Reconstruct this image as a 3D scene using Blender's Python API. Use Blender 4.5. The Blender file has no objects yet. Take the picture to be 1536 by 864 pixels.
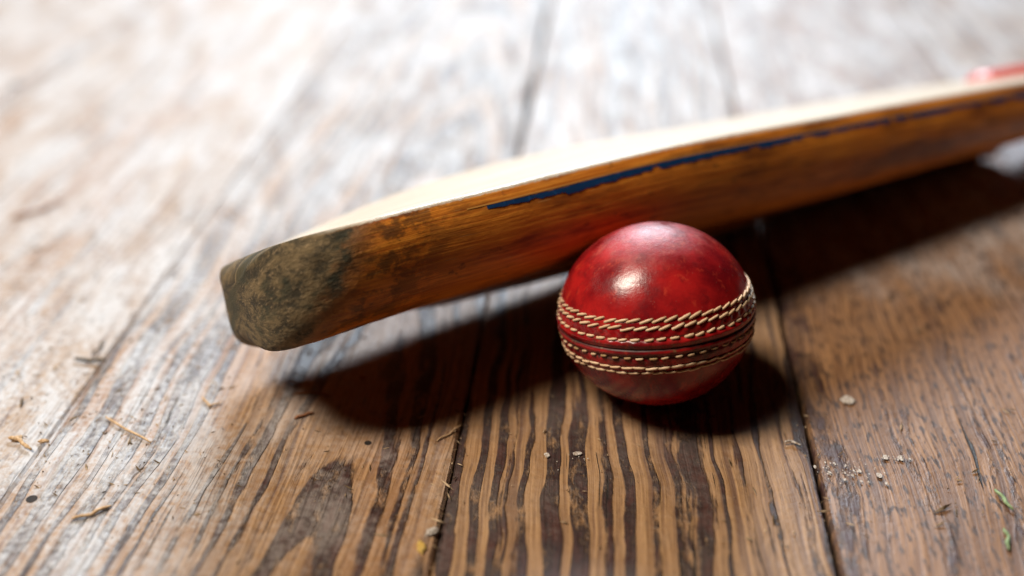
import bpy, math, random
import numpy as np
from mathutils import Vector, Matrix

# ------------------------------------------------------------------ camera, world, light, exposure
SC = bpy.context.scene
COL = SC.collection
FPX = 1750.0                                   # focal length in pixels of a 1536 px wide frame
PITCH = math.atan(981.0 / FPX)                 # board vanishing point lies 981 px above the frame centre
CAMH = 0.2503
cam = bpy.data.cameras.new('camera')
cam.sensor_width = 36.0
cam.lens = 36.0 * FPX / 1536.0
cam.clip_start = 0.01
cam.clip_end = 100.0
cam.dof.use_dof = True
cam.dof.focus_distance = 0.400
cam.dof.aperture_fstop = 2.8
cam.dof.aperture_blades = 0
cam_ob = bpy.data.objects.new('camera', cam)
cam_ob.location = (0, 0, CAMH)
cam_ob.rotation_euler = (math.pi / 2 - PITCH, 0, 0)
COL.objects.link(cam_ob)
SC.camera = cam_ob

world = bpy.data.worlds.new('World')
SC.world = world
world.use_nodes = True
wb = world.node_tree.nodes['Background']
wb.inputs[0].default_value = (0.55, 0.68, 0.85, 1)
wb.inputs[1].default_value = 0.002


def area_light(name, loc, target, sx, sy, energy, colour):
    l = bpy.data.lights.new(name, 'AREA')
    l.shape = 'RECTANGLE'
    l.size = sx
    l.size_y = sy
    l.energy = energy
    l.color = colour
    o = bpy.data.objects.new(name, l)
    o.location = loc
    o.rotation_euler = (Vector(target) - Vector(loc)).to_track_quat('-Z', 'Y').to_euler()
    COL.objects.link(o)
    return o


# tall bright window far behind the bat, and a smaller one up on the left that makes the highlight on the ball
area_light('back_window_light', (0.05, 2.35, 1.20), (0.02, 0.45, 0.0), 0.85, 0.40, 74.0, (0.78, 0.89, 1.0))
area_light('side_window_light', (-0.97, 0.21, 1.72), (0.05, 0.38, 0.0), 0.46, 0.72, 55.0, (1.0, 0.90, 0.76))

SC.view_settings.view_transform = 'Standard'
SC.view_settings.look = 'None'
SC.view_settings.exposure = -0.05
SC.view_settings.gamma = 1.0

# ------------------------------------------------------------------ helpers
rng = np.random.default_rng(7)
random.seed(7)


def unp(u, v, z):
    """pixel of the photograph and a height in metres -> point (the ray meets that height)"""
    dx = (u - 768) / FPX
    dy = (v - 432) / FPX
    dn = math.sin(PITCH) + math.cos(PITCH) * dy
    fw = math.cos(PITCH) - math.sin(PITCH) * dy
    t = (CAMH - z) / dn
    return Vector((dx * t, fw * t, z))


def link_mesh(name, verts, faces, mat=None, parent=None, smooth=True, attrs=None):
    me = bpy.data.meshes.new(name)
    me.from_pydata([tuple(v) for v in verts], [], [tuple(f) for f in faces])
    if attrs:
        for an, arr in attrs.items():
            a = me.attributes.new(an, 'FLOAT_VECTOR', 'POINT')
            a.data.foreach_set('vector', np.asarray(arr, dtype=np.float32).ravel())
    if smooth:
        me.polygons.foreach_set('use_smooth', [True] * len(me.polygons))
    me.update()
    o = bpy.data.objects.new(name, me)
    COL.objects.link(o)
    if mat:
        me.materials.append(mat)
    if parent:
        o.parent = parent
    return o


def empty(name, loc):
    o = bpy.data.objects.new(name, None)
    o.location = loc
    o.empty_display_size = 0.02
    COL.objects.link(o)
    return o


def tag(o, label=None, cat=None, group=None, kind=None):
    if label: o['label'] = label
    if cat: o['category'] = cat
    if group: o['group'] = group
    if kind: o['kind'] = kind
    return o


def grid_faces(n, m, wrap=True):
    f = []
    mm = m if wrap else m - 1
    for i in range(n - 1):
        for j in range(mm):
            k = (j + 1) % m
            f.append((i * m + j, i * m + k, (i + 1) * m + k, (i + 1) * m + j))
    return f


class NT:
    """small node-tree writer"""

    def __init__(self, name):
        self.mat = bpy.data.materials.new(name)
        self.mat.use_nodes = True
        self.t = self.mat.node_tree
        self.b = self.t.nodes['Principled BSDF']

    def n(self, kind, **ins):
        nd = self.t.nodes.new(kind)
        for k, v in ins.items():
            self.set(nd, k, v)
        return nd

    def set(self, nd, k, v):
        s = nd.inputs[int(k[1:])] if k[0] == 'i' and k[1:].isdigit() else nd.inputs[k]
        if isinstance(v, bpy.types.NodeSocket):
            self.t.links.new(v, s)
        elif isinstance(v, bpy.types.Node):
            self.t.links.new(v.outputs[0], s)
        else:
            if s.type == 'RGBA' and len(v) == 3:
                v = (*v, 1)
            s.default_value = v

    def math(self, op, a, b=0.0, c=None, clamp=False):
        nd = self.t.nodes.new('ShaderNodeMath')
        nd.operation = op
        nd.use_clamp = clamp
        self.set(nd, 'i0', a)
        self.set(nd, 'i1', b)
        if c is not None: self.set(nd, 'i2', c)
        return nd.outputs[0]

    def ss(self, x, a, b, lo=0.0, hi=1.0):
        nd = self.t.nodes.new('ShaderNodeMapRange')
        nd.interpolation_type = 'SMOOTHSTEP'
        self.set(nd, 'Value', x)
        nd.inputs['From Min'].default_value = a
        nd.inputs['From Max'].default_value = b
        nd.inputs['To Min'].default_value = lo
        nd.inputs['To Max'].default_value = hi
        return nd.outputs[0]

    def mix(self, f, a, b, mode='MIX'):
        nd = self.t.nodes.new('ShaderNodeMix')
        nd.data_type = 'RGBA'
        nd.blend_type = mode
        nd.clamp_factor = True
        for s, v in ((nd.inputs[0], f), (nd.inputs[6], a), (nd.inputs[7], b)):
            if isinstance(v, bpy.types.NodeSocket):
                self.t.links.new(v, s)
            elif isinstance(v, (int, float)):
                s.default_value = v
            else:
                s.default_value = (*v, 1)
        return nd.outputs[2]

    def xyz(self, x, y, z=0.0):
        nd = self.t.nodes.new('ShaderNodeCombineXYZ')
        self.set(nd, 'i0', x)
        self.set(nd, 'i1', y)
        self.set(nd, 'i2', z)
        return nd.outputs[0]

    def noise(self, vec, scale, detail=3.0, rough=0.55, dist=0.0):
        nd = self.n('ShaderNodeTexNoise', Vector=vec, Scale=scale, Detail=detail, Roughness=rough, Distortion=dist)
        return nd.outputs[0]

    def sep(self, vec):
        nd = self.n('ShaderNodeSeparateXYZ', i0=vec)
        return nd.outputs[0], nd.outputs[1], nd.outputs[2]

    def objco(self):
        return self.t.nodes.new('ShaderNodeTexCoord').outputs['Object']

    def attr(self, name):
        nd = self.t.nodes.new('ShaderNodeAttribute')
        nd.attribute_name = name
        return nd.outputs['Vector']

    def out(self, color=None, rough=None, height=None, bump=0.0005, strength=1.0, **kw):
        if color is not None: self.set(self.b, 'Base Color', color)
        if rough is not None: self.set(self.b, 'Roughness', rough)
        for k, v in kw.items(): self.set(self.b, k.replace('_', ' '), v)
        if height is not None:
            bp = self.n('ShaderNodeBump', Height=height, Strength=strength, Distance=bump)
            self.set(self.b, 'Normal', bp.outputs[0])
        return self.mat


# ------------------------------------------------------------------ floor boards
VPAZ = math.atan(172.0 / math.hypot(FPX, 981.0))          # boards run almost straight away from the lens
ca, sa = math.cos(VPAZ), math.sin(VPAZ)


def to_board(p):      # world -> board frame (x across, y along)
    return p.x * ca - p.y * sa, p.x * sa + p.y * ca


def from_board(x, y, z=0.0):
    return Vector((x * ca + y * sa, -x * sa + y * ca, z))


GA = to_board(unp(1202, 600, 0))[0]
GB = to_board(unp(700, 600, 0))[0]
GC = to_board(unp(113, 600, 0))[0]


def board_material(name, style, seed):
    """style: freq (stripes per metre), thr (share of dark stain), cath (cathedral centre x or None), dust, fleck"""
    m = NT(name)
    co = m.objco()
    x, y, z = m.sep(co)
    ys = m.math('ADD', y, seed * 3.17)
    # slow wander of the grain along the board
    w1 = m.noise(m.xyz(m.math('MULTIPLY', x, 7.0), m.math('MULTIPLY', ys, 3.2), seed), 1.0, 2.0)
    w2 = m.noise(m.xyz(m.math('MULTIPLY', x, 38.0), m.math('MULTIPLY', ys, 16.0), seed + 5.0), 1.0, 2.0, 0.5)
    xf = m.math('ADD', x, m.math('MULTIPLY', m.math('SUBTRACT', w1, 0.5), style.get('wander', 0.02)))
    xx = m.math('ADD', xf, m.math('MULTIPLY', m.math('SUBTRACT', w2, 0.5), style.get('jag', 0.006)))
    xf = m.math('ADD', xf, m.math('MULTIPLY', m.math('SUBTRACT', w2, 0.5), style.get('jag', 0.006) * 0.5))
    if style.get('cath') is not None:
        dxx = m.math('SUBTRACT', xx, style['cath'])
        rr = m.math('SQRT', m.math('ADD', m.math('MULTIPLY', dxx, dxx),
                                   m.math('POWER', m.math('MULTIPLY', m.math('SUBTRACT', y, style['cy']), style['ck']), 2.0)))
        gx = m.math('ADD', m.math('MULTIPLY', rr, style['freq'] * 1.1), m.math('MULTIPLY', xx, style['freq'] * 0.25))
    else:
        gx = m.math('MULTIPLY', xx, style['freq'])
    ring = m.noise(m.xyz(gx, m.math('MULTIPLY', ys, style.get('vy', 2.2)), seed * 1.7), 1.0, style.get('det', 1.2), 0.5)
    broad = m.noise(m.xyz(m.math('MULTIPLY', x, 14.0), m.math('MULTIPLY', ys, 4.0), seed + 20.0), 1.0, 2.0)
    rv = m.math('ADD', ring, m.math('MULTIPLY', m.math('SUBTRACT', broad, 0.5), 0.20))
    j1 = m.noise(m.xyz(m.math('MULTIPLY', xf, 520.0), m.math('MULTIPLY', ys, 70.0), seed + 9.0), 1.0, 4.0, 0.65)
    j2 = m.noise(m.xyz(m.math('MULTIPLY', xf, 150.0), m.math('MULTIPLY', ys, 45.0), seed + 11.0), 1.0, 3.0, 0.6)
    rv = m.math('ADD', rv, m.math('MULTIPLY', m.math('SUBTRACT', j1, 0.5), 0.16))
    rv = m.math('ADD', rv, m.math('MULTIPLY', m.math('SUBTRACT', j2, 0.5), 0.22))
    per = style.get('per', 110.0)
    sg = m.math('MULTIPLY', rr if style.get('cath') is not None else xx, per)
    sg = m.math('ADD', sg, m.math('MULTIPLY', broad, 1.6))
    sn = m.math('SINE', m.math('MULTIPLY', sg, 6.2832))
    rv = m.math('ADD', m.math('ADD', m.math('MULTIPLY', rv, 0.7), 0.15), m.math('MULTIPLY', sn, style.get('pamp', 0.07)))
    t = style.get('thr', 0.5)
    e = style.get('edge', 0.022)
    stain = m.ss(rv, t - e, t + e)                       # 1 = dark varnish left in the late wood
    # wear rubbed through the varnish
    wear = m.noise(m.xyz(m.math('MULTIPLY', x, 170.0), m.math('MULTIPLY', ys, 60.0), seed + 31.0), 1.0, 5.0, 0.7)
    stain = m.math('MULTIPLY', stain, m.ss(wear, style.get('wear0', 0.30), style.get('wear0', 0.30) + 0.2))
    # fine fibre lines
    fib = m.noise(m.xyz(m.math('MULTIPLY', xf, 1100.0), m.math('MULTIPLY', ys, 22.0), seed + 2.0), 1.0, 4.0, 0.6)
    fib2 = m.noise(m.xyz(m.math('MULTIPLY', xf, 420.0), m.math('MULTIPLY', ys, 8.0), seed + 3.0), 1.0, 2.0, 0.5)
    spk = m.noise(co, 900.0, 3.0, 0.6)
    tan = m.mix(m.ss(fib, 0.3, 0.72), style.get('tan0', (0.22, 0.110, 0.044)), style.get('tan1', (0.43, 0.240, 0.108)))
    tan = m.mix(m.ss(fib2, 0.52, 0.70), tan, style.get('line', (0.13, 0.06, 0.03)))
    tan = m.mix(m.math('MULTIPLY', m.ss(broad, 0.45, 0.7), 0.5), tan, (0.34, 0.16, 0.07))
    drk = m.mix(m.ss(wear, 0.42, 0.68), (0.018, 0.008, 0.007), (0.062, 0.018, 0.012))
    drk = m.mix(m.ss(spk, 0.60, 0.74), drk, (0.12, 0.06, 0.036))
    col = m.mix(stain, tan, drk)
    # dark open pores and short cracks
    crk = m.noise(m.xyz(m.math('MULTIPLY', xf, 260.0), m.math('MULTIPLY', ys, 9.0), seed + 40.0), 1.0, 3.0, 0.6)
    crack = m.ss(crk, style.get('crack', 0.665), style.get('crack', 0.665) + 0.03)
    col = m.mix(crack, col, (0.014, 0.009, 0.007))
    # pale dust lying in the hollows
    d1 = m.noise(co, 22.0, 4.0, 0.62)
    d2 = m.noise(co, 340.0, 4.0, 0.65)
    dust = m.math('MULTIPLY', m.ss(m.math('ADD', m.math('MULTIPLY', d1, 0.7), m.math('MULTIPLY', d2, 0.3)), 0.42, 0.62), style.get('dust', 0.2))
    col = m.mix(dust, col, style.get('dustc', (0.52, 0.44, 0.39)))
    # dusty back and left of the floor: window glare painted in as pale grey
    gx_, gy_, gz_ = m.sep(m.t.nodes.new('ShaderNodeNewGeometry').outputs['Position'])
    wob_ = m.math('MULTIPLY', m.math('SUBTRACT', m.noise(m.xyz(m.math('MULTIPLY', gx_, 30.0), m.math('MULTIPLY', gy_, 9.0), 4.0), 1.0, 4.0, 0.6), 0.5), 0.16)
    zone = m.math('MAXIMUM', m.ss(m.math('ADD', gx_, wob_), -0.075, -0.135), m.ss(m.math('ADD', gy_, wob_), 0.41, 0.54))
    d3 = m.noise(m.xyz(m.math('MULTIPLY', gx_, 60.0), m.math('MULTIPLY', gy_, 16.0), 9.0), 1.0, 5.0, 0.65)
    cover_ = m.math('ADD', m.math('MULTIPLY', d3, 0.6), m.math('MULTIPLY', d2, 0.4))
    glare_dust = m.math('MULTIPLY', zone, m.ss(cover_, 0.40, 0.60, 0.12, 0.90))
    glare_dust = m.math('MULTIPLY', glare_dust, m.ss(fib2, 0.72, 0.50, 0.45, 1.0))
    col = m.mix(glare_dust, col, (0.54, 0.53, 0.54))
    fl = m.noise(m.xyz(m.math('MULTIPLY', x, 620.0), m.math('MULTIPLY', ys, 150.0), seed + 60.0), 1.0, 2.0, 0.5)
    fleck = m.math('MULTIPLY', m.ss(fl, 0.54, 0.66), style.get('fleck', 0.25))
    col = m.mix(fleck, col, (0.045, 0.022, 0.014))
    rough = m.math('ADD', m.math('MULTIPLY', stain, -0.03), style.get('rough', 0.50))
    rough = m.math('ADD', rough, m.math('MULTIPLY', m.math('SUBTRACT', d2, 0.5), 0.25))
    rough = m.math('ADD', rough, m.math('MULTIPLY', dust, 0.25))
    h = m.math('ADD', m.math('MULTIPLY', stain, style.get('rise', 0.45)), m.math('MULTIPLY', fib, 0.30))
    h = m.math('ADD', h, m.math('MULTIPLY', fib2, -0.45 if style.get('rib') is None else -style['rib']))
    h = m.math('ADD', h, m.math('MULTIPLY', crack, -1.2))
    h = m.math('ADD', h, m.math('MULTIPLY', d2, 0.35))
    h = m.math('ADD', h, m.math('MULTIPLY', d1, style.get('swell', 1.5)))
    return m.out(col, rough, h, style.get('bump', 0.0008), 0.9, Specular_IOR_Level=0.8)


floor = empty('floor', (0, 0, 0))
tag(floor, kind='structure')
S_MAIN = dict(per=122.0, freq=320, thr=0.50, wander=0.028, jag=0.012, dust=0.08, wear0=0.28, fleck=0.2, rough=0.58, bump=0.0012)
S_CATH = dict(per=165.0, freq=230, thr=0.515, cath=None, wander=0.03, jag=0.009, dust=0.30, wear0=0.30, rough=0.54, bump=0.0017, rib=0.9)
S_PALE = dict(per=150.0, pamp=0.03, freq=120, thr=0.62, wander=0.03, jag=0.01, dust=0.8, dustc=(0.42, 0.36, 0.33), wear0=0.36, fleck=0.30, rough=0.54, bump=0.0011, rib=0.8,
              tan0=(0.28, 0.165, 0.085), tan1=(0.42, 0.27, 0.155), swell=2.4)
S_RIGHT = dict(pamp=0.02, freq=140, thr=0.54, wander=0.03, jag=0.012, dust=0.05, wear0=0.42, fleck=0.9, rough=0.58, bump=0.0008,
               tan0=(0.105, 0.042, 0.016), tan1=(0.36, 0.180, 0.074))
bounds = [(GC - 0.46, GC - 0.315), (GC - 0.315, GC - 0.165), (GC - 0.165, GC), (GC, GB), (GB, GA), (GA, GA + 0.142),
          (GA + 0.142, GA + 0.285), (GA + 0.285, GA + 0.43), (GA + 0.43, GA + 0.58)]
styles = [S_PALE, S_PALE, S_PALE, S_CATH, S_MAIN, S_RIGHT, S_MAIN, S_RIGHT, S_CATH]
S_CATH = dict(S_CATH)
Y0, Y1 = 0.16, 1.75
GAP = 0.0005
for bi, ((x0, x1), st) in enumerate(zip(bounds, styles)):
    st = dict(st)
    if bi == 3:
        cx, cy = to_board(unp(520, 740, 0))
        st.update(cath=cx - (x0 + x1) / 2, cy=cy - (Y0 + Y1) / 2 - 0.3, ck=0.07)
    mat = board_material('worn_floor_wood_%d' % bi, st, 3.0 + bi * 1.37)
    # top surface grid with slightly wandering, chipped long edges and a rounded arris
    ny = 420
    ys = np.linspace(Y0, Y1, ny)
    r2 = np.random.default_rng(50 + bi)

    def wob(amp):
        a = np.zeros(ny)
        for k in range(14):
            fr = 2.2 * 1.45 ** k
            a += np.sin(ys * fr * 2 * math.pi / 1.3 + r2.uniform(0, 6.28)) * amp / (1 + k * 0.35)
        return a
    gl, gr = (0.0005 if abs(e_ - GA) < 1e-6 else (0.00022 if e_ == GB else 0.00012 if e_ == GC else 0.0002) for e_ in (x0, x1))
    widen = 1 + 2.2 * np.clip((ys - 0.45) / 0.2, 0, 1)          # the joints open up towards the back
    gl = gl * (widen if x0 == GB else 1.0) * np.ones(ny)
    gr = gr * (widen if x1 == GB else 1.0) * np.ones(ny)
    el = x0 + gl + np.abs(wob(1.0)) * gl * 0.7
    er = x1 - gr - np.abs(wob(1.0)) * gr * 0.7
    zof = r2.uniform(-0.0004, 0.0004)
    us = np.array([0, 0, 0.006, 0.02, 0.25, 0.5, 0.75, 0.98, 0.994, 1, 1])
    zs = np.array([-0.02, -0.0016, -0.0003, 0, 0, 0, 0, 0, -0.0003, -0.0016, -0.02]) + zof
    cxm, cym = (x0 + x1) / 2, (Y0 + Y1) / 2
    V = []
    for i in range(ny):
        for u, zz in zip(us, zs):
            V.append((el[i] + (er[i] - el[i]) * u - cxm, ys[i] - cym, zz))
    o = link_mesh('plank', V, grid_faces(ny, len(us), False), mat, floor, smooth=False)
    o.location = from_board(cxm, cym, 0)
    o.rotation_euler = (0, 0, -VPAZ)
# dark void under the boards
m = NT('dark_subfloor')
mm = m.out((0.012, 0.010, 0.009), 0.9)
sub = link_mesh('subfloor', [(-0.8, 0.1, -0.019), (0.9, 0.1, -0.019), (0.9, 1.8, -0.019), (-0.8, 1.8, -0.019)], [(0, 1, 2, 3)], mm, floor, False)

# ------------------------------------------------------------------ cricket ball
RE, RP = 36.0, 33.4                                        # millimetres: at the seam, at the poles
axis = Vector((-0.107, 0.0, 0.0))
up_cam = Vector((0, math.sin(PITCH), math.cos(PITCH)))
back_cam = Vector((0, -math.cos(PITCH), math.sin(PITCH)))
axis = (Vector((1, 0, 0)) * -0.107 + up_cam * 0.945 + back_cam * 0.31).normalized()
tilt = math.acos(axis.z)
low = math.hypot(RE * math.sin(tilt), RP * math.cos(tilt))
ball_c = unp(983.5, 469.5, low / 1000)
ball = empty('cricket_ball', (ball_c.x, ball_c.y, 0))
tag(ball, 'scuffed red leather cricket ball with a raised stitched seam', 'ball')
bx = Vector((0, -1, 0)).cross(axis).normalized()
bx = Vector((1, 0, 0)) - axis * axis.x
bx.normalize()
by = axis.cross(bx)
BM = Matrix((bx, by, axis)).transposed()
NST = 50


def ball_r(phi, lam):
    """radius factor above the ellipsoid in mm"""
    d = np.degrees(phi)
    g = lambda c, w: np.exp(-((d - c) / w) ** 2)
    h = 0.60 * g(2.7, 1.8) + 0.40 * g(-2.9, 1.7) - 0.38 * g(-0.6, 0.5)      # two lips and the join between them
    h += 0.25 * np.exp(-(d / 15.0) ** 4)
    h -= 0.28 * (g(16.6, 0.8) + g(12.4, 0.8) + g(-12.6, 0.8) + g(-16.4, 0.8))
    h -= 0.30 * g(5.6, 0.9) + 0.45 * g(-6.0, 1.1)
    puck = np.cos(lam * NST)
    h += 0.22 * puck * (g(9.0, 1.8) + 0.8 * g(-9.2, 1.8)) + 0.13 * puck * g(3.2, 1.4) + 0.10 * np.cos(lam * NST + 1.3) * g(14.5, 1.2)
    h += 0.10 * np.sin(lam * 7 + 1) * g(0, 6) + 0.05 * np.sin(lam * 23 + d * 0.3) * g(0, 6)
    return h


def ball_point(phi, lam, lift=0.0):
    r = ball_r(np.asarray(phi), np.asarray(lam)) + lift
    n = np.stack([np.cos(phi) * np.cos(lam), np.cos(phi) * np.sin(lam), np.sin(phi)], -1)
    return np.stack([n[..., 0] * (RE - 0.6 + r), n[..., 1] * (RE - 0.6 + r), n[..., 2] * (RP - 0.2 + r)], -1)


ph = np.concatenate([np.linspace(-90, -20, 44)[:-1], np.linspace(-20, 20, 110)[:-1], np.linspace(20, 90, 44)])
ph = np.radians(np.clip(ph, -89.6, 89.6))
la = np.linspace(0, 2 * math.pi, 401)[:-1]
PH, LA = np.meshgrid(ph, la, indexing='ij')
BV = ball_point(PH, LA)
lobe = 0.10 * np.sin(BV[..., 0] * 0.13 + 1) * np.sin(BV[..., 1] * 0.11 + 2) + 0.08 * np.sin(BV[..., 2] * 0.2 + BV[..., 0] * 0.09)
BV = BV * (1 + lobe[..., None] / 36)
latt = np.stack([np.degrees(PH), LA, 0 * PH], -1)

m = NT('worn_red_leather')
co = m.objco()
uv = m.attr('lat')
lat, lam_, _ = m.sep(uv)
n1 = m.noise(co, 55.0, 4.0, 0.6)
n2 = m.noise(co, 170.0, 5.0, 0.65)
n3 = m.noise(co, 700.0, 4.0, 0.6)
n4 = m.noise(m.xyz(m.math('MULTIPLY', m.sep(co)[0], 260.0), m.math('MULTIPLY', m.sep(co)[1], 260.0), m.math('MULTIPLY', m.sep(co)[2], 60.0)), 1.0, 4.0, 0.7)
c = m.mix(m.ss(n1, 0.35, 0.65), (0.17, 0.004, 0.007), (0.42, 0.012, 0.012))
c = m.mix(m.math('MULTIPLY', m.ss(n2, 0.50, 0.75), 0.5), c, (0.060, 0.004, 0.006))
c = m.mix(m.math('MULTIPLY', m.ss(n4, 0.56, 0.74), 0.6), c, (0.55, 0.05, 0.025))
sc = m.ss(n3, 0.66, 0.74)
c = m.mix(m.math('MULTIPLY', sc, 0.22), c, (0.5, 0.30, 0.24))
# dirt packed into the join and along the stitch rows
alat = m.math('ABSOLUTE', m.math('ADD', lat, 0.7))
dirt = m.math('MULTIPLY', m.ss(alat, 1.5, 0.3), 0.8)
dirt2 = m.math('MULTIPLY', m.ss(m.math('ABSOLUTE', m.math('ADD', lat, 6.0)), 4.0, 1.0), m.ss(n2, 0.40, 0.58))
dirt3 = m.math('MULTIPLY', m.ss(m.math('ABSOLUTE', lat), 17.5, 15.0), m.ss(n2, 0.50, 0.72, 0.0, 0.55))
c = m.mix(dirt3, c, (0.045, 0.020, 0.012))
c = m.mix(m.math('MULTIPLY', dirt2, 0.85), c, (0.030, 0.020, 0.012))
c = m.mix(dirt, c, (0.018, 0.012, 0.008))
olive = m.math('MULTIPLY', m.ss(m.noise(co, 130.0, 3.0, 0.6), 0.60, 0.70), m.ss(m.math('ABSOLUTE', m.math('ADD', lat, 2.0)), 9.0, 5.0))
c = m.mix(m.math('MULTIPLY', olive, 0.8), c, (0.20, 0.14, 0.06))
ro = m.math('ADD', m.math('MULTIPLY', n2, 0.24), 0.13)
ro = m.math('ADD', ro, m.math('MULTIPLY', m.math('MAXIMUM', dirt, dirt2), 0.4))
hh = m.math('ADD', m.math('MULTIPLY', n3, 0.5), m.math('ADD', m.math('MULTIPLY', n2, 0.9), m.math('MULTIPLY', n1, 1.2)))
top = m.math('MULTIPLY', m.ss(lat, 42.0, 62.0), m.ss(n1, 0.30, 0.5))
ro = m.math('ADD', ro, m.math('MULTIPLY', top, 0.24))
c = m.mix(m.math('MULTIPLY', top, m.ss(n4, 0.45, 0.62, 0.0, 0.25)), c, (0.40, 0.12, 0.09))
leather = m.out(c, ro, hh, 0.0003, 0.4, Specular_IOR_Level=0.5)
vv = (BM @ Matrix.Identity(3))
Rm = np.array(BM)
BVw = (BV.reshape(-1, 3) @ Rm.T) / 1000
cover = link_mesh('leather_cover', BVw, grid_faces(len(ph), len(la)) + [tuple(range(len(la)))[::-1], tuple((len(ph) - 1) * len(la) + k for k in range(len(la)))],
                  leather, ball, True, {'lat': latt.reshape(-1, 3)})
cover.location = (0, 0, low / 1000)

m = NT('waxed_thread')
co = m.objco()
nn = m.noise(co, 700.0, 3.0, 0.6)
rnd = m.t.nodes.new('ShaderNodeObjectInfo').outputs['Random']
c = m.mix(rnd, (0.62, 0.40, 0.23), (0.74, 0.52, 0.33))
c = m.mix(m.ss(nn, 0.50, 0.68, 0.0, 0.65), c, (0.30, 0.15, 0.08))
thread = m.out(c, 0.55, nn, 0.0002, 0.6)
m = NT('grubby_thread')
co = m.objco()
nn = m.noise(co, 600.0, 3.0, 0.6)
rnd = m.t.nodes.new('ShaderNodeObjectInfo').outputs['Random']
c = m.mix(m.ss(rnd, 0.3, 0.9), (0.60, 0.40, 0.24), (0.34, 0.20, 0.08))
c = m.mix(m.ss(nn, 0.42, 0.62, 0.0, 0.75), c, (0.16, 0.07, 0.035))
thread2 = m.out(c, 0.65, nn, 0.0002, 0.6)


def stitch_mesh(length, rad, arch, flat=1.0):
    """one loop of thread: a bent capsule along x, rising out of and back into the leather"""
    n, k = 13, 10
    V = []
    for i in range(n):
        t = i / (n - 1)
        px = (t - 0.5) * length
        pz = arch * (1 - (2 * t - 1) ** 4) - arch * 0.6
        rr = rad * max(0.12, (1 - abs(2 * t - 1) ** 5)) ** 0.5
        tw = 0.10 * rad * math.sin(t * 14)
        for j in range(k):
            a = 2 * math.pi * j / k
            V.append((px, (rr + tw) * math.cos(a), pz + rr * flat * math.sin(a)))
    return [(x / 1000, y / 1000, z / 1000) for x, y, z in V], grid_faces(n, k) + [tuple(range(k))[::-1], tuple((n - 1) * k + q for q in range(k))]


# latitude, thread length, radius, arch, slant in degrees, phase, lift, material
ROWS = [(16.7, 5.5, 0.51, 0.55, 16, 0.0, 0.12, thread), (12.3, 5.5, 0.51, 0.55, 16, 0.45, 0.12, thread),
        (5.5, 3.7, 0.52, 0.60, 8, 0.1, 0.05, thread), (-6.2, 2.9, 0.48, 0.50, 5, 0.3, 0.22, thread2),
        (-13.0, 5.0, 0.48, 0.50, 6, 0.2, 0.10, thread), (-16.6, 5.0, 0.46, 0.50, 6, 0.7, 0.08, thread)]
for ri, (lt, ln, rad, arch, slant, phs, lift, tm) in enumerate(ROWS):
    V, Fc = stitch_mesh(ln, rad, arch)
    base = None
    for k in range(NST):
        lam = 2 * math.pi * (k + phs) / NST + rng.normal() * 0.006
        p0 = math.radians(lt + rng.normal() * 0.22)
        pt = ball_point(p0, lam, lift)
        e1 = Vector((-math.sin(lam), math.cos(lam), 0))
        nrm = Vector((math.cos(p0) * math.cos(lam), math.cos(p0) * math.sin(lam), math.sin(p0)))
        e2 = nrm.cross(e1)
        a = math.radians(slant + rng.normal() * 3.5)
        d1 = e1 * math.cos(a) + e2 * math.sin(a)
        M3 = Matrix((d1, nrm.cross(d1), nrm)).transposed()
        if base is None:
            o = link_mesh('stitch', V, Fc, tm, ball)
            base = o
        else:
            o = base.copy()
            COL.objects.link(o)
            o.parent = ball
        s = 1 + rng.normal() * 0.05
        M4 = (BM @ M3).to_4x4() @ Matrix.Diagonal((s, 1 + rng.normal() * 0.06, 1, 1))
        M4.translation = (BM @ Vector(pt)) / 1000 + Vector((0, 0, low / 1000))
        o.matrix_local = M4

# ------------------------------------------------------------------ cricket bat
BL = 428.0
AZ, PT, ROLL = math.radians(33.13), math.radians(-2.6), math.radians(20.2)
BW = 44.24
xa = np.array([math.cos(AZ) * math.cos(PT), math.sin(AZ) * math.cos(PT), math.sin(PT)])
y0 = np.array([-math.sin(AZ), math.cos(AZ), 0.0])
z0 = np.cross(xa, y0)
ya = y0 * math.cos(ROLL) - z0 * math.sin(ROLL)
za = np.cross(xa, ya)
BATM = np.stack([xa, ya, za], 1)
BORG = np.array([-98.9, 361.2, 66.2])


def hermite(x, xs, ys):
    xs = np.array(xs, float)
    ys = np.array(ys, float)
    x = np.asarray(x, float)
    mm_ = np.gradient(ys, xs)
    i = np.clip(np.searchsorted(xs, x) - 1, 0, len(xs) - 2)
    h = xs[i + 1] - xs[i]
    t = np.clip((x - xs[i]) / h, 0, 1)
    return ys[i] * (2 * t**3 - 3 * t**2 + 1) + h * mm_[i] * (t**3 - 2 * t**2 + t) + ys[i + 1] * (-2 * t**3 + 3 * t**2) + h * mm_[i + 1] * (t**3 - t**2)


DEP = ((0, 25, 70, 170, 270, 400, 565), (37.0, 37.2, 38.7, 40.8, 39.4, 34.0, 32.0))
BOW = ((0, 25, 60, 140, 260, 565), (-6.5, -4.4, -0.3, 4.78, 2.92, -6.02))
TOE_N, TOE_F, TOE_P = 50.0, 43.73, 3.2


def half_width(s, far):
    a = TOE_F if far else TOE_N
    w = np.where(s < a, BW * (1 - np.clip(1 - s / a, 0, 1) ** TOE_P) ** (1 / TOE_P), BW)
    ls = 78.0 if far else 34.0
    sh = np.clip((s - (BL - ls)) / ls, 0, 1)
    w = w * (1 - 0.64 * (1 - np.sqrt(np.clip(1 - sh ** 2.2, 0, 1))))
    return np.maximum(w, 0.6)


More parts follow.
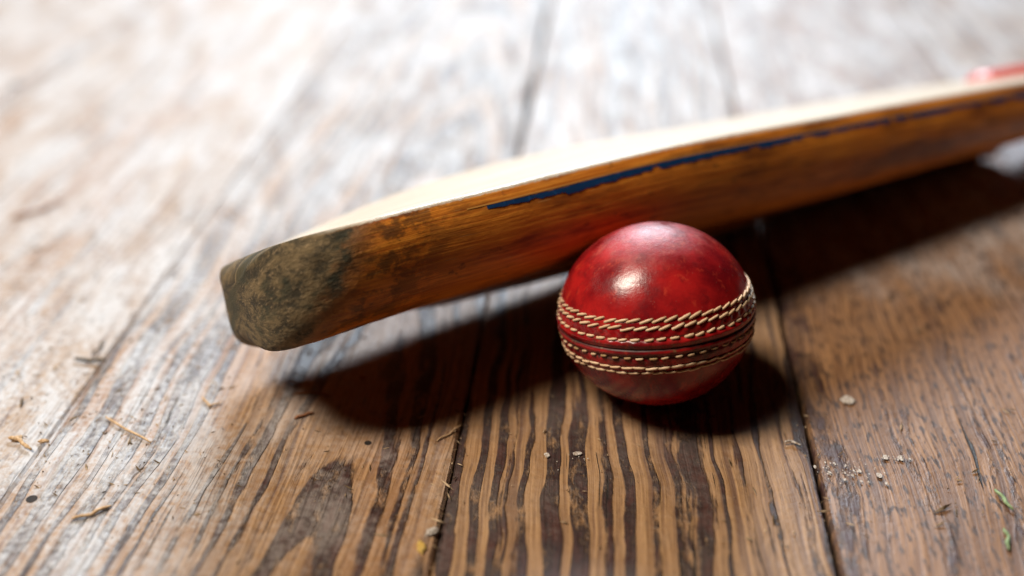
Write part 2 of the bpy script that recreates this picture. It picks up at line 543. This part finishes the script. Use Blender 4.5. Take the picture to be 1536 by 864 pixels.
def blade_section(s, full=None):
    if full is None: full = float(np.interp(s, FULL_S, FULL_V))
    wn, wf = float(half_width(s, False)), float(half_width(s, True))
    d = float(hermite(s, *DEP))
    b = float(hermite(s, *BOW))
    z1 = min(13.0, d * 0.45)
    n = 2.75 + 1.84 * math.exp(-s / 18)
    th = np.linspace(0, math.pi, 48)
    cy = np.sign(np.cos(th)) * np.abs(np.cos(th)) ** (2 / n)
    sy = np.abs(np.sin(th)) ** (2 / n)
    fthin = np.where(cy < 0, 1 + full * np.clip(-cy / 0.5, 0, 1), 1.0)      # hidden far half shaped to block light under the bat and meet the floor
    back = np.stack([-wn * cy, (-z1 - (d - z1) * sy) * fthin], -1)
    r = min(2.2, wn * 0.9)
    q = np.linspace(0, math.pi / 2, 6)
    c2 = np.stack([wn - r + r * np.cos(q), -r + r * np.sin(q)], -1)
    ra_ = min(10.0, wn * 0.45)                     # the near edge bulges out below a crisp arris with the face
    tq = np.linspace(math.radians(50), 0, 12)[:-1]
    rb_ = z1 / math.sin(math.radians(50))
    c1 = np.stack([-(wn - ra_) - ra_ * np.cos(tq), -z1 + rb_ * np.sin(tq)], -1)
    yc_ = float(-c1[0, 0])
    fy = np.linspace(wn - r, -yc_, 22)[1:-1]
    face = np.stack([fy, 0 * fy], -1)
    ring = np.concatenate([back, c2, face, c1])
    dep = ring[:, 1].copy()
    ring[:, 0] *= np.where(ring[:, 0] > 0, wf / wn, 1)
    ring[:, 1] -= 0.84 * (ring[:, 0] / 50) ** 2 * np.clip(1 + ring[:, 1] / 20, 0, 1)
    ring[:, 1] -= 9.0 * math.exp(-(s / 70) ** 2) * (ring[:, 0] / 50)
    # worn, rounded end of the toe
    kt = 8.0 * (1 - math.sqrt(max(0.0, 1 - max(0.0, 1 - s / 9.0) ** 2)))
    kb = 13.0 * (1 - math.sqrt(max(0.0, 1 - max(0.0, 1 - s / 24.0) ** 2))) * np.clip((ring[:, 0] + 24.0) / 26.0, 0, 1) ** 1.3
    f_ = np.clip(-dep / d, 0, 1)
    ring[:, 1] += -kt * (1 - f_) + kb * f_
    return np.column_stack([np.full(len(ring), s), ring[:, 0], ring[:, 1] + b]), np.column_stack([np.full(len(ring), s), ring[:, 0], dep])


ss_ = np.concatenate([TOE_N * (1 - np.cos(np.linspace(0, math.pi / 2, 26)))[:-1], np.linspace(TOE_N, BL, 230)])


FULL_S, FULL_V = [], []
for s_st, z_goal in ((0, 60), (22, 26), (50, 14.0), (90, 10.0), (130, 7.5), (170, 5.0), (210, 2.0), (250, 1.8), (290, 1.8), (330, 1.8), (370, 1.8), (428, 1.8)):
    lo_, hi_ = -0.45, 0.8
    for _ in range(16):
        mid = (lo_ + hi_) / 2
        zz = (BORG + blade_section(float(s_st), mid)[0] @ BATM.T)[:, 2].min()
        if zz > z_goal: lo_ = mid
        else: hi_ = mid
    FULL_S.append(float(s_st))
    FULL_V.append(max(lo_, 0.0) if s_st < 60 else lo_)
print('fullness', [round(v, 2) for v in FULL_V])
secs = [blade_section(float(q)) for q in ss_]
Rl = np.array([p for p, _ in secs])
Ra = np.array([p for _, p in secs])
# small knocks and worn corners
bump = (np.sin(Rl[..., 0] * 0.21 + 2) * np.sin(Rl[..., 0] * 0.083) * 0.25 + np.sin(Rl[..., 0] * 0.9 + Rl[..., 2] * 0.7) * 0.10)
toew = np.exp(-(Rl[..., 0] / 40) ** 2)
lump = np.sin(Rl[..., 0] * 0.55 + Rl[..., 1] * 0.35) * np.sin(Rl[..., 2] * 0.6 + Rl[..., 1] * 0.2) * 0.55 * toew
Rl[..., 1] += np.sign(Rl[..., 1]) * (bump * 0.6 + lump) * (np.abs(Rl[..., 1]) > 5)
Rl[..., 0] += lump * 0.5
bat = empty('cricket_bat', (BORG[0] / 1000, BORG[1] / 1000, 0))
tag(bat, 'old wooden cricket bat lying face up across the ball with a worn grey toe', 'bat')


def bat_world(p):            # bat frame in mm -> metres relative to the bat's empty
    w = BORG + np.asarray(p, float) @ BATM.T
    return (w - np.array([BORG[0], BORG[1], 0.0])) / 1000


m = NT('oiled_willow')
bc = m.attr('bc')                 # along from the toe, across, depth below the face (mm)
s_, a_, d_ = m.sep(bc)
co = bc
fine = m.noise(m.xyz(m.math('MULTIPLY', s_, 0.030), m.math('MULTIPLY', a_, 0.5), m.math('MULTIPLY', d_, 0.9)), 1.0, 4.0, 0.6)
blot = m.noise(m.xyz(m.math('MULTIPLY', s_, 0.022), m.math('MULTIPLY', a_, 0.03), m.math('MULTIPLY', d_, 0.10)), 1.0, 4.0, 0.62)
mott = m.noise(m.xyz(m.math('MULTIPLY', s_, 0.11), m.math('MULTIPLY', a_, 0.11), m.math('MULTIPLY', d_, 0.16)), 1.0, 5.0, 0.68)
spk = m.noise(m.xyz(m.math('MULTIPLY', s_, 0.6), m.math('MULTIPLY', a_, 0.6), m.math('MULTIPLY', d_, 0.8)), 1.0, 3.0, 0.6)
edge = m.mix(m.ss(fine, 0.32, 0.70), (0.50, 0.130, 0.012), (0.80, 0.29, 0.034))
edge = m.mix(m.math('MULTIPLY', m.ss(blot, 0.48, 0.68), 0.8), edge, (0.16, 0.042, 0.010))
edge = m.mix(m.math('MULTIPLY', m.ss(mott, 0.60, 0.72), 0.7), edge, (0.07, 0.025, 0.010))
scr = m.noise(m.xyz(m.math('MULTIPLY', s_, 0.05), m.math('MULTIPLY', a_, 0.2), m.math('MULTIPLY', d_, 1.6)), 1.0, 2.0, 0.5)
edge = m.mix(m.math('MULTIPLY', m.ss(scr, 0.70, 0.76), 0.7), edge, (0.62, 0.36, 0.14))
face = m.mix(m.ss(m.noise(m.xyz(m.math('MULTIPLY', s_, 0.012), m.math('MULTIPLY', a_, 0.45), 0.0), 1.0, 3.0, 0.6), 0.35, 0.7), (0.50, 0.40, 0.29), (0.70, 0.62, 0.52))
face = m.mix(m.math('MULTIPLY', m.ss(mott, 0.62, 0.70), 0.6), face, (0.25, 0.15, 0.09))
face = m.mix(m.ss(m.noise(m.xyz(m.math('MULTIPLY', s_, 0.02), m.math('MULTIPLY', a_, 0.9), 3.0), 1.0, 4.0, 0.65), 0.56, 0.70, 0.0, 0.6), face, (0.34, 0.25, 0.17))
fm = m.ss(m.math('ADD', d_, m.math('MULTIPLY', m.math('SUBTRACT', spk, 0.5), 1.2)), -1.5, -0.8)
col = m.mix(fm, edge, face)
# grey-green mould and dirt at the toe
tm_ = m.math('ADD', s_, m.math('MULTIPLY', m.math('SUBTRACT', mott, 0.5), 26.0))
tm_ = m.math('ADD', tm_, m.math('MULTIPLY', d_, -0.55))
toe = m.ss(tm_, 43.0, 26.0)
tc = m.mix(m.ss(mott, 0.38, 0.62), (0.038, 0.028, 0.013), (0.18, 0.122, 0.056))
tc = m.mix(m.ss(spk, 0.52, 0.72, 0.0, 0.5), tc, (0.34, 0.23, 0.12))
tc = m.mix(m.ss(m.noise(m.xyz(m.math('MULTIPLY', s_, 0.05), m.math('MULTIPLY', a_, 0.05), m.math('MULTIPLY', d_, 0.08)), 1.0, 3.0, 0.6), 0.50, 0.62, 0.0, 0.75), tc, (0.024, 0.028, 0.014))
col = m.mix(m.math('MULTIPLY', toe, m.math('SUBTRACT', 1.0, m.math('MULTIPLY', fm, m.ss(s_, 14.0, 34.0)))), col, tc)
damp = m.math('MULTIPLY', m.ss(tm_, 88.0, 46.0), m.ss(mott, 0.40, 0.56))
damp = m.math('MULTIPLY', damp, m.math('SUBTRACT', 1.0, toe))
col = m.mix(m.math('MULTIPLY', damp, m.math('MULTIPLY', m.math('SUBTRACT', 1.0, fm), 0.75)), col, (0.035, 0.020, 0.010))
ro = m.math('ADD', m.math('MULTIPLY', toe, 0.42), m.math('ADD', 0.33, m.math('MULTIPLY', mott, 0.22)))
hh = m.math('ADD', m.math('MULTIPLY', fine, 0.6), m.math('ADD', m.math('MULTIPLY', spk, m.math('ADD', 0.25, m.math('MULTIPLY', toe, 0.6))), m.math('MULTIPLY', mott, m.math('ADD', 0.3, m.math('MULTIPLY', toe, 1.0)))))
willow = m.out(col, ro, hh, 0.0007, 0.6, Specular_IOR_Level=0.5)

nrg = Rl.shape[1]
capend = tuple((len(ss_) - 1) * nrg + k for k in range(nrg))
blade = link_mesh('blade', bat_world(Rl.reshape(-1, 3)), grid_faces(len(ss_), nrg) + [capend, tuple(range(nrg))[::-1]], willow, bat, True, {'bc': Ra.reshape(-1, 3)})


def edge_point(s, depth, lift):
    """point on the near edge wall, depth mm below the face corner"""
    sec, at = blade_section(s)
    near = np.where(sec[:, 1] < -0.6 * float(half_width(s, False)))[0]
    dd = -at[near, 2]
    o = np.argsort(dd)
    yv = np.interp(depth, dd[o], sec[near][o, 1])
    zv = np.interp(depth, dd[o], sec[near][o, 2])
    b_ = math.sin(s * 0.21 + 2) * math.sin(s * 0.083) * 0.25
    return np.array([s, yv - lift - b_ * 0.6, zv])


def stripe(name, s0, s1, dtop, width, mat, lift, gaps=(), ragged=0.0, step=0.9):
    ss2 = np.arange(s0, s1, step)
    V, Fc = [], []
    rr = np.random.default_rng(int(s0 * 10 + width * 7))
    walk = np.cumsum(rr.normal(size=len(ss2)))
    rag = np.convolve(rr.normal(size=len(ss2)), np.ones(3) / 3, 'same') * 0.35
    slow = np.interp(ss2, np.linspace(s0, s1, 26), rr.uniform(-1, 1, 26))
    chipv = np.zeros(len(ss2))
    k_ = 0
    while k_ < len(ss2):
        n_ = int(rr.integers(2, 9))
        chipv[k_:k_ + n_] = rr.normal() * 0.42
        k_ += n_
    for i, s in enumerate(ss2):
        wv = width + ragged * (slow[i] * 0.6 + rag[i] + chipv[i])
        wv = max(0.25, wv)
        t0 = dtop + 0.12 * math.sin(s * 0.13) * (ragged > 0)
        for q in range(4):
            V.append(edge_point(s, t0 + wv * q / 3, lift))
    for i in range(len(ss2) - 1):
        if any(g0 < ss2[i] < g1 for g0, g1 in gaps): continue
        for q in range(3):
            a = i * 4 + q
            Fc.append((a, a + 1, a + 5, a + 4))
    return link_mesh(name, bat_world(np.array(V)), Fc, mat, bat, True)


m = NT('flaking_blue_paint')
nn = m.noise(m.objco(), 500.0, 3.0, 0.6)
blue = m.out(m.mix(m.ss(nn, 0.55, 0.7), (0.006, 0.040, 0.13), (0.012, 0.070, 0.21)), 0.45, nn, 0.0002, 0.5)
m = NT('pale_scored_wood')
scored = m.out((0.58, 0.27, 0.06), 0.5)
stripe('edge_stripe', 80, 395, 5.3, 2.1, blue, 0.22, gaps=((252, 253.5), (288, 291), (299, 301.5), (352, 354)), ragged=0.85)
stripe('scored_line', 72, 400, 4.5, 0.5, scored, 0.18)

# handle with a red rubber grip running out of frame
m = NT('red_rubber_grip')
nn = m.noise(m.objco(), 300.0, 3.0, 0.6)
gripm = m.out(m.mix(nn, (0.50, 0.07, 0.05), (0.62, 0.12, 0.09)), 0.35, nn, 0.0003, 0.5)
m = NT('cane_handle')
nn = m.noise(m.objco(), 200.0, 3.0, 0.6)
cane = m.out(m.mix(nn, (0.42, 0.25, 0.11), (0.55, 0.36, 0.18)), 0.45)
hz = float(hermite(BL, *BOW))


def tube(name, s0, s1, rad, mat, ribs=0.0):
    n, k = 90, 28
    V = []
    for i in range(n):
        t = i / (n - 1)
        s = s0 + (s1 - s0) * t
        e = min(1.0, 0.55 + 0.45 * min(1, min(t, 1 - t) / 0.03))
        r = rad * e * (1 + ribs * math.sin(s * 1.3))
        drop = -13.0 - 4.0 * ((s - BL) / 240.0 * 2)
        for j in range(k):
            a = 2 * math.pi * j / k
            V.append((s, r * math.cos(a), hz + drop + r * 1.05 * math.sin(a)))
    return link_mesh(name, bat_world(np.array(V)), grid_faces(n, k) + [tuple(range(k))[::-1], tuple((n - 1) * k + q for q in range(k))], mat, bat)


tube('handle', BL - 20, BL + 240, 14.5, cane)
tube('grip', BL - 24, BL + 236, 17.0, gripm, 0.012)

# ------------------------------------------------------------------ bits lying on the boards
def flat_mat(name, c0, c1, rough=0.8, scale=900.0):
    m = NT(name)
    nn = m.noise(m.objco(), scale, 3.0, 0.6)
    return m.out(m.mix(m.ss(nn, 0.35, 0.65), c0, c1), rough, nn, 0.0002, 0.5)


M_STRAW = flat_mat('dry_straw', (0.42, 0.25, 0.12), (0.62, 0.42, 0.24))
M_RED = flat_mat('red_splinter', (0.26, 0.10, 0.04), (0.40, 0.17, 0.07))
M_GREEN = flat_mat('green_grass', (0.16, 0.24, 0.10), (0.30, 0.38, 0.20))
M_DARK = flat_mat('dark_bark', (0.05, 0.035, 0.02), (0.14, 0.10, 0.05))
M_WHITE = flat_mat('chalky_white_paint', (0.28, 0.20, 0.14), (0.62, 0.57, 0.52), 0.85, 1300.0)
M_YELL = flat_mat('yellow_crumb', (0.55, 0.33, 0.06), (0.70, 0.50, 0.16))


def strand(name, pix_pts, rad, mat, label, cat, group=None, arch=0.0006):
    """a thin bent fibre through points of the floor"""
    P = [unp(u, v, 0.0) for u, v in pix_pts]
    o3 = P[0].copy()
    pts = []
    n = 15
    for i in range(n):
        t = i / (n - 1) * (len(P) - 1)
        k = min(int(t), len(P) - 2)
        p = P[k].lerp(P[k + 1], t - k) - o3
        tt = i / (n - 1)
        p.z = rad * 0.9 + 0.0004 + arch * math.sin(tt * math.pi) * (0.6 + 0.4 * math.sin(tt * 9))
        p.x += rad * 0.5 * math.sin(tt * 11 + len(pix_pts))
        pts.append(p)
    V = []
    for i, p in enumerate(pts):
        d = (pts[min(i + 1, n - 1)] - pts[max(i - 1, 0)]).normalized()
        sd = d.cross(Vector((0, 0, 1))).normalized()
        r = rad * (0.35 + 0.65 * math.sin(min(1, (i + 0.6) / 4, (n - i - 0.4) / 4) * math.pi / 2)) * random.uniform(0.8, 1.15)
        for j in range(7):
            a = 2 * math.pi * j / 7
            q = p + sd * r * math.cos(a) + Vector((0, 0, 1)) * r * 0.8 * math.sin(a)
            V.append(q)
    o = link_mesh(name, V, grid_faces(n, 7) + [tuple(range(7))[::-1], tuple((n - 1) * 7 + q for q in range(7))], mat)
    o.location = (o3.x, o3.y, 0)
    return tag(o, label, cat, group)


def chip(name, u, v, lx, ly, h, mat, label, cat, rot=0.0, seed=1, group=None):
    """an irregular lump or flake lying on the boards, sizes in mm"""
    r2 = np.random.default_rng(seed)
    c = unp(u, v, 0.0)
    n = 14
    V, ring = [], []
    rad = 0.75 + 0.35 * r2.random(n)
    for k, (sc_, z) in enumerate(((1.0, 0.0), (0.93, 0.6), (0.55, 1.0))):
        for j in range(n):
            a = 2 * math.pi * j / n
            V.append((math.cos(a) * rad[j] * sc_ * lx / 2000, math.sin(a) * rad[j] * sc_ * ly / 2000, z * h / 1000 * (0.7 + 0.5 * r2.random()) if k else 0))
    o = link_mesh(name, V, grid_faces(3, n) + [tuple(2 * n + q for q in range(n)), tuple(range(n))[::-1]], mat, None, False)
    o.location = (c.x, c.y, 0.0004)
    o.rotation_euler = (0, 0, rot)
    return tag(o, label, cat, group)


strand('wood_splinter', [(160, 628), (178, 642), (200, 652), (226, 667)], 0.00055, M_STRAW, 'long curved pale splinter on the dusty board beside the toe of the bat', 'splinter')
strand('wood_splinter', [(14, 660), (30, 664), (46, 678)], 0.0008, M_STRAW, 'short thick pale splinter next to a long crack between boards', 'splinter')
strand('wood_splinter', [(108, 782), (136, 776), (166, 762)], 0.0007, M_STRAW, 'faint tan splinter near the small dark nail hole', 'splinter')
strand('straw_bit', [(440, 594), (468, 592), (496, 596)], 0.00045, M_RED, 'thin reddish straw at the edge of the bat shadow, pointing along the bat', 'straw')
strand('straw_bit', [(442, 631), (456, 626), (470, 622)], 0.00055, M_RED, 'short red-brown straw just clear of the bat shadow', 'straw')
strand('straw_bit', [(655, 664), (674, 654), (692, 640)], 0.0004, M_STRAW, 'thin slanting straw over the middle board joint in front of the bat', 'straw')
strand('straw_bit', [(20, 330), (62, 318), (96, 304)], 0.0009, M_RED, 'blurred rusty straw on the far dusty board', 'straw')
strand('dark_twig', [(112, 541), (134, 545), (158, 543)], 0.0008, M_DARK, 'dark twig fragment lying on a board beside the toe of the bat', 'twig')
strand('dark_twig', [(138, 536), (150, 526), (156, 512)], 0.0005, M_DARK, 'thin dark twig standing up from a heap of crumbs', 'twig', arch=0.0012)
strand('grass_blade', [(1492, 738), (1504, 752), (1517, 768)], 0.0007, M_GREEN, 'pale green grass clipping with a thick bent end', 'grass')
strand('grass_blade', [(1505, 796), (1511, 810), (1511, 828)], 0.0006, M_GREEN, 'straight faint green grass clipping on the brown board', 'grass')
strand('straw_bit', [(1176, 667), (1186, 665), (1200, 671)], 0.0005, M_WHITE, 'tiny whitish straw on a dark patch close to the board joint', 'straw')
strand('straw_bit', [(304, 598), (314, 612), (332, 608)], 0.0005, M_STRAW, 'kinked pale straw near the tip of the bat shadow', 'straw')
chip('paint_fleck', 1271, 602, 6.0, 6.0, 0.7, M_WHITE, 'single thick white paint fleck on the brown board right of the ball', 'paint', 0.4, 3)
chip('paint_fleck', 866, 682, 3.4, 2.2, 0.4, M_WHITE, 'small white paint fleck on a tan stripe in front of the ball', 'paint', 0.1, 4)
chip('paint_fleck', 820, 684, 2.0, 3.2, 0.3, M_WHITE, 'narrow white paint fleck on a dark stripe in front of the ball', 'paint', 0.3, 5)
chip('crumb', 632, 824, 3.0, 6.0, 1.6, M_YELL, 'yellow crumb wedged in the middle board joint', 'crumb', 0.1, 6)
chip('crumb', 649, 801, 5.0, 3.6, 1.7, M_WHITE, 'whitish crumb wedged in the middle board joint', 'crumb', 0.5, 7)
chip('wood_chip', 26, 660, 4.5, 3.0, 0.9, M_STRAW, 'pale wood chip by the thick splinter', 'chip', 0.7, 8)
chip('wood_chip', 66, 664, 4.0, 2.2, 0.9, M_STRAW, 'small flat pale wood chip on the long board crack', 'chip', 0.1, 9)
chip('wood_chip', 545, 568, 3.0, 2.0, 0.6, M_RED, 'tiny red-brown chip inside the shadow of the bat', 'chip', 0.1, 10)

# broken splash of white paint: many small islands of one dried splash
def splash(u, v, spread_x, spread_y, n, label, seed):
    r2 = np.random.default_rng(seed)
    c = unp(u, v, 0)
    V, Fc = [], []
    for _ in range(n):
        px, py = r2.normal() * spread_x * 0.42, r2.normal() * spread_y * 0.42
        rr = math.exp(r2.normal() * 0.65) * 0.26
        k = 8
        b0 = len(V)
        for lev, z in ((1.0, 0.0), (0.7, 0.004 + 0.014 * r2.random())):
            for j in range(k):
                a = 2 * math.pi * j / k
                q = rr * lev * (0.7 + 0.5 * r2.random())
                V.append(((px + math.cos(a) * q * 0.8) / 1000, (py + math.sin(a) * q * 1.3) / 1000, z / 1000))
        for j in range(k):
            Fc.append((b0 + j, b0 + (j + 1) % k, b0 + k + (j + 1) % k, b0 + k + j))
        Fc.append(tuple(b0 + k + j for j in range(k)))
    o = link_mesh('paint_splash', V, Fc, M_WHITE, None, False)
    o.location = (c.x, c.y, 0.0006)
    return tag(o, label, 'paint')


splash(1270, 706, 13.0, 9.0, 80, 'large broken splash of dried white paint on the board right of the ball', 21)
splash(1341, 687, 10.0, 3.0, 18, 'thin white paint smear beside the large white splash', 22)
splash(865, 692, 11.0, 8.0, 9, 'sparse white paint specks in front of the ball', 23)

# small dark nail holes, parts of the boards they are in
M_HOLE = flat_mat('rusty_nail', (0.008, 0.006, 0.005), (0.025, 0.014, 0.010))
for (u, v, rmm) in ((48, 750, 1.9), (552, 666, 1.3), (24, 128, 3.0)):
    c = unp(u, v, 0)
    V = [(0, 0, 0.0006)] + [(math.cos(k * math.pi / 6) * rmm / 1000, math.sin(k * math.pi / 6) * rmm / 1000, 0.00055) for k in range(12)]
    o = link_mesh('nail', V, [(0, k + 1, (k + 1) % 12 + 1) for k in range(12)], M_HOLE, floor)
    o.location = (c.x, c.y, 0)

# sawdust, grit and fibres that nobody could count
V, Fc = [], []
r2 = np.random.default_rng(77)
for k in range(2600):
    if k < 1500:
        u, v = r2.normal(170, 170), r2.normal(560, 110)
    elif k < 1720:
        v = r2.uniform(560, 870)
        u = (820 - 0.2 * v if k % 2 else 1060 + 0.237 * v) + r2.normal() * 6
    else:
        u, v = r2.uniform(0, 1536), r2.uniform(250, 860)
    if v < 60 or v > 900 or r2.random() < 0.45: continue
    p = unp(u, v, 0)
    if (p - Vector((ball_c.x, ball_c.y, 0))).length < 0.012: continue
    sz = abs(r2.normal()) * 0.00020 + 0.00008
    ln = sz * (1 + (r2.random() < 0.35) * r2.uniform(2, 7))
    a = r2.uniform(0, 6.28)
    ex = Vector((math.cos(a), math.sin(a), r2.normal() * 0.15)) * ln
    ey = Vector((-math.sin(a), math.cos(a), 0)) * sz
    b0 = len(V)
    top = Vector((0, 0, sz * 1.1))
    base = p + Vector((0, 0, 0.0005))
    for q in (ex * -1, ey * -1, ex, ey):
        V.append(base + q * 0.9)
    V.append(base + top + ex * 0.3)
    V.append(base + top - ex * 0.3)
    Fc += [(b0, b0 + 1, b0 + 5), (b0 + 1, b0 + 2, b0 + 4), (b0 + 1, b0 + 4, b0 + 5), (b0 + 2, b0 + 3, b0 + 4), (b0 + 3, b0, b0 + 5), (b0 + 3, b0 + 5, b0 + 4)]
m = NT('sawdust_grit')
gn = m.noise(m.objco(), 160.0, 2.0, 0.5)
gm = m.out(m.mix(m.ss(gn, 0.42, 0.60), (0.12, 0.075, 0.035), (0.55, 0.40, 0.25)), 0.85)
tag(link_mesh('sawdust', V, Fc, gm, None, False), 'fine sawdust and grit strewn over the floor boards', 'sawdust', None, 'stuff')
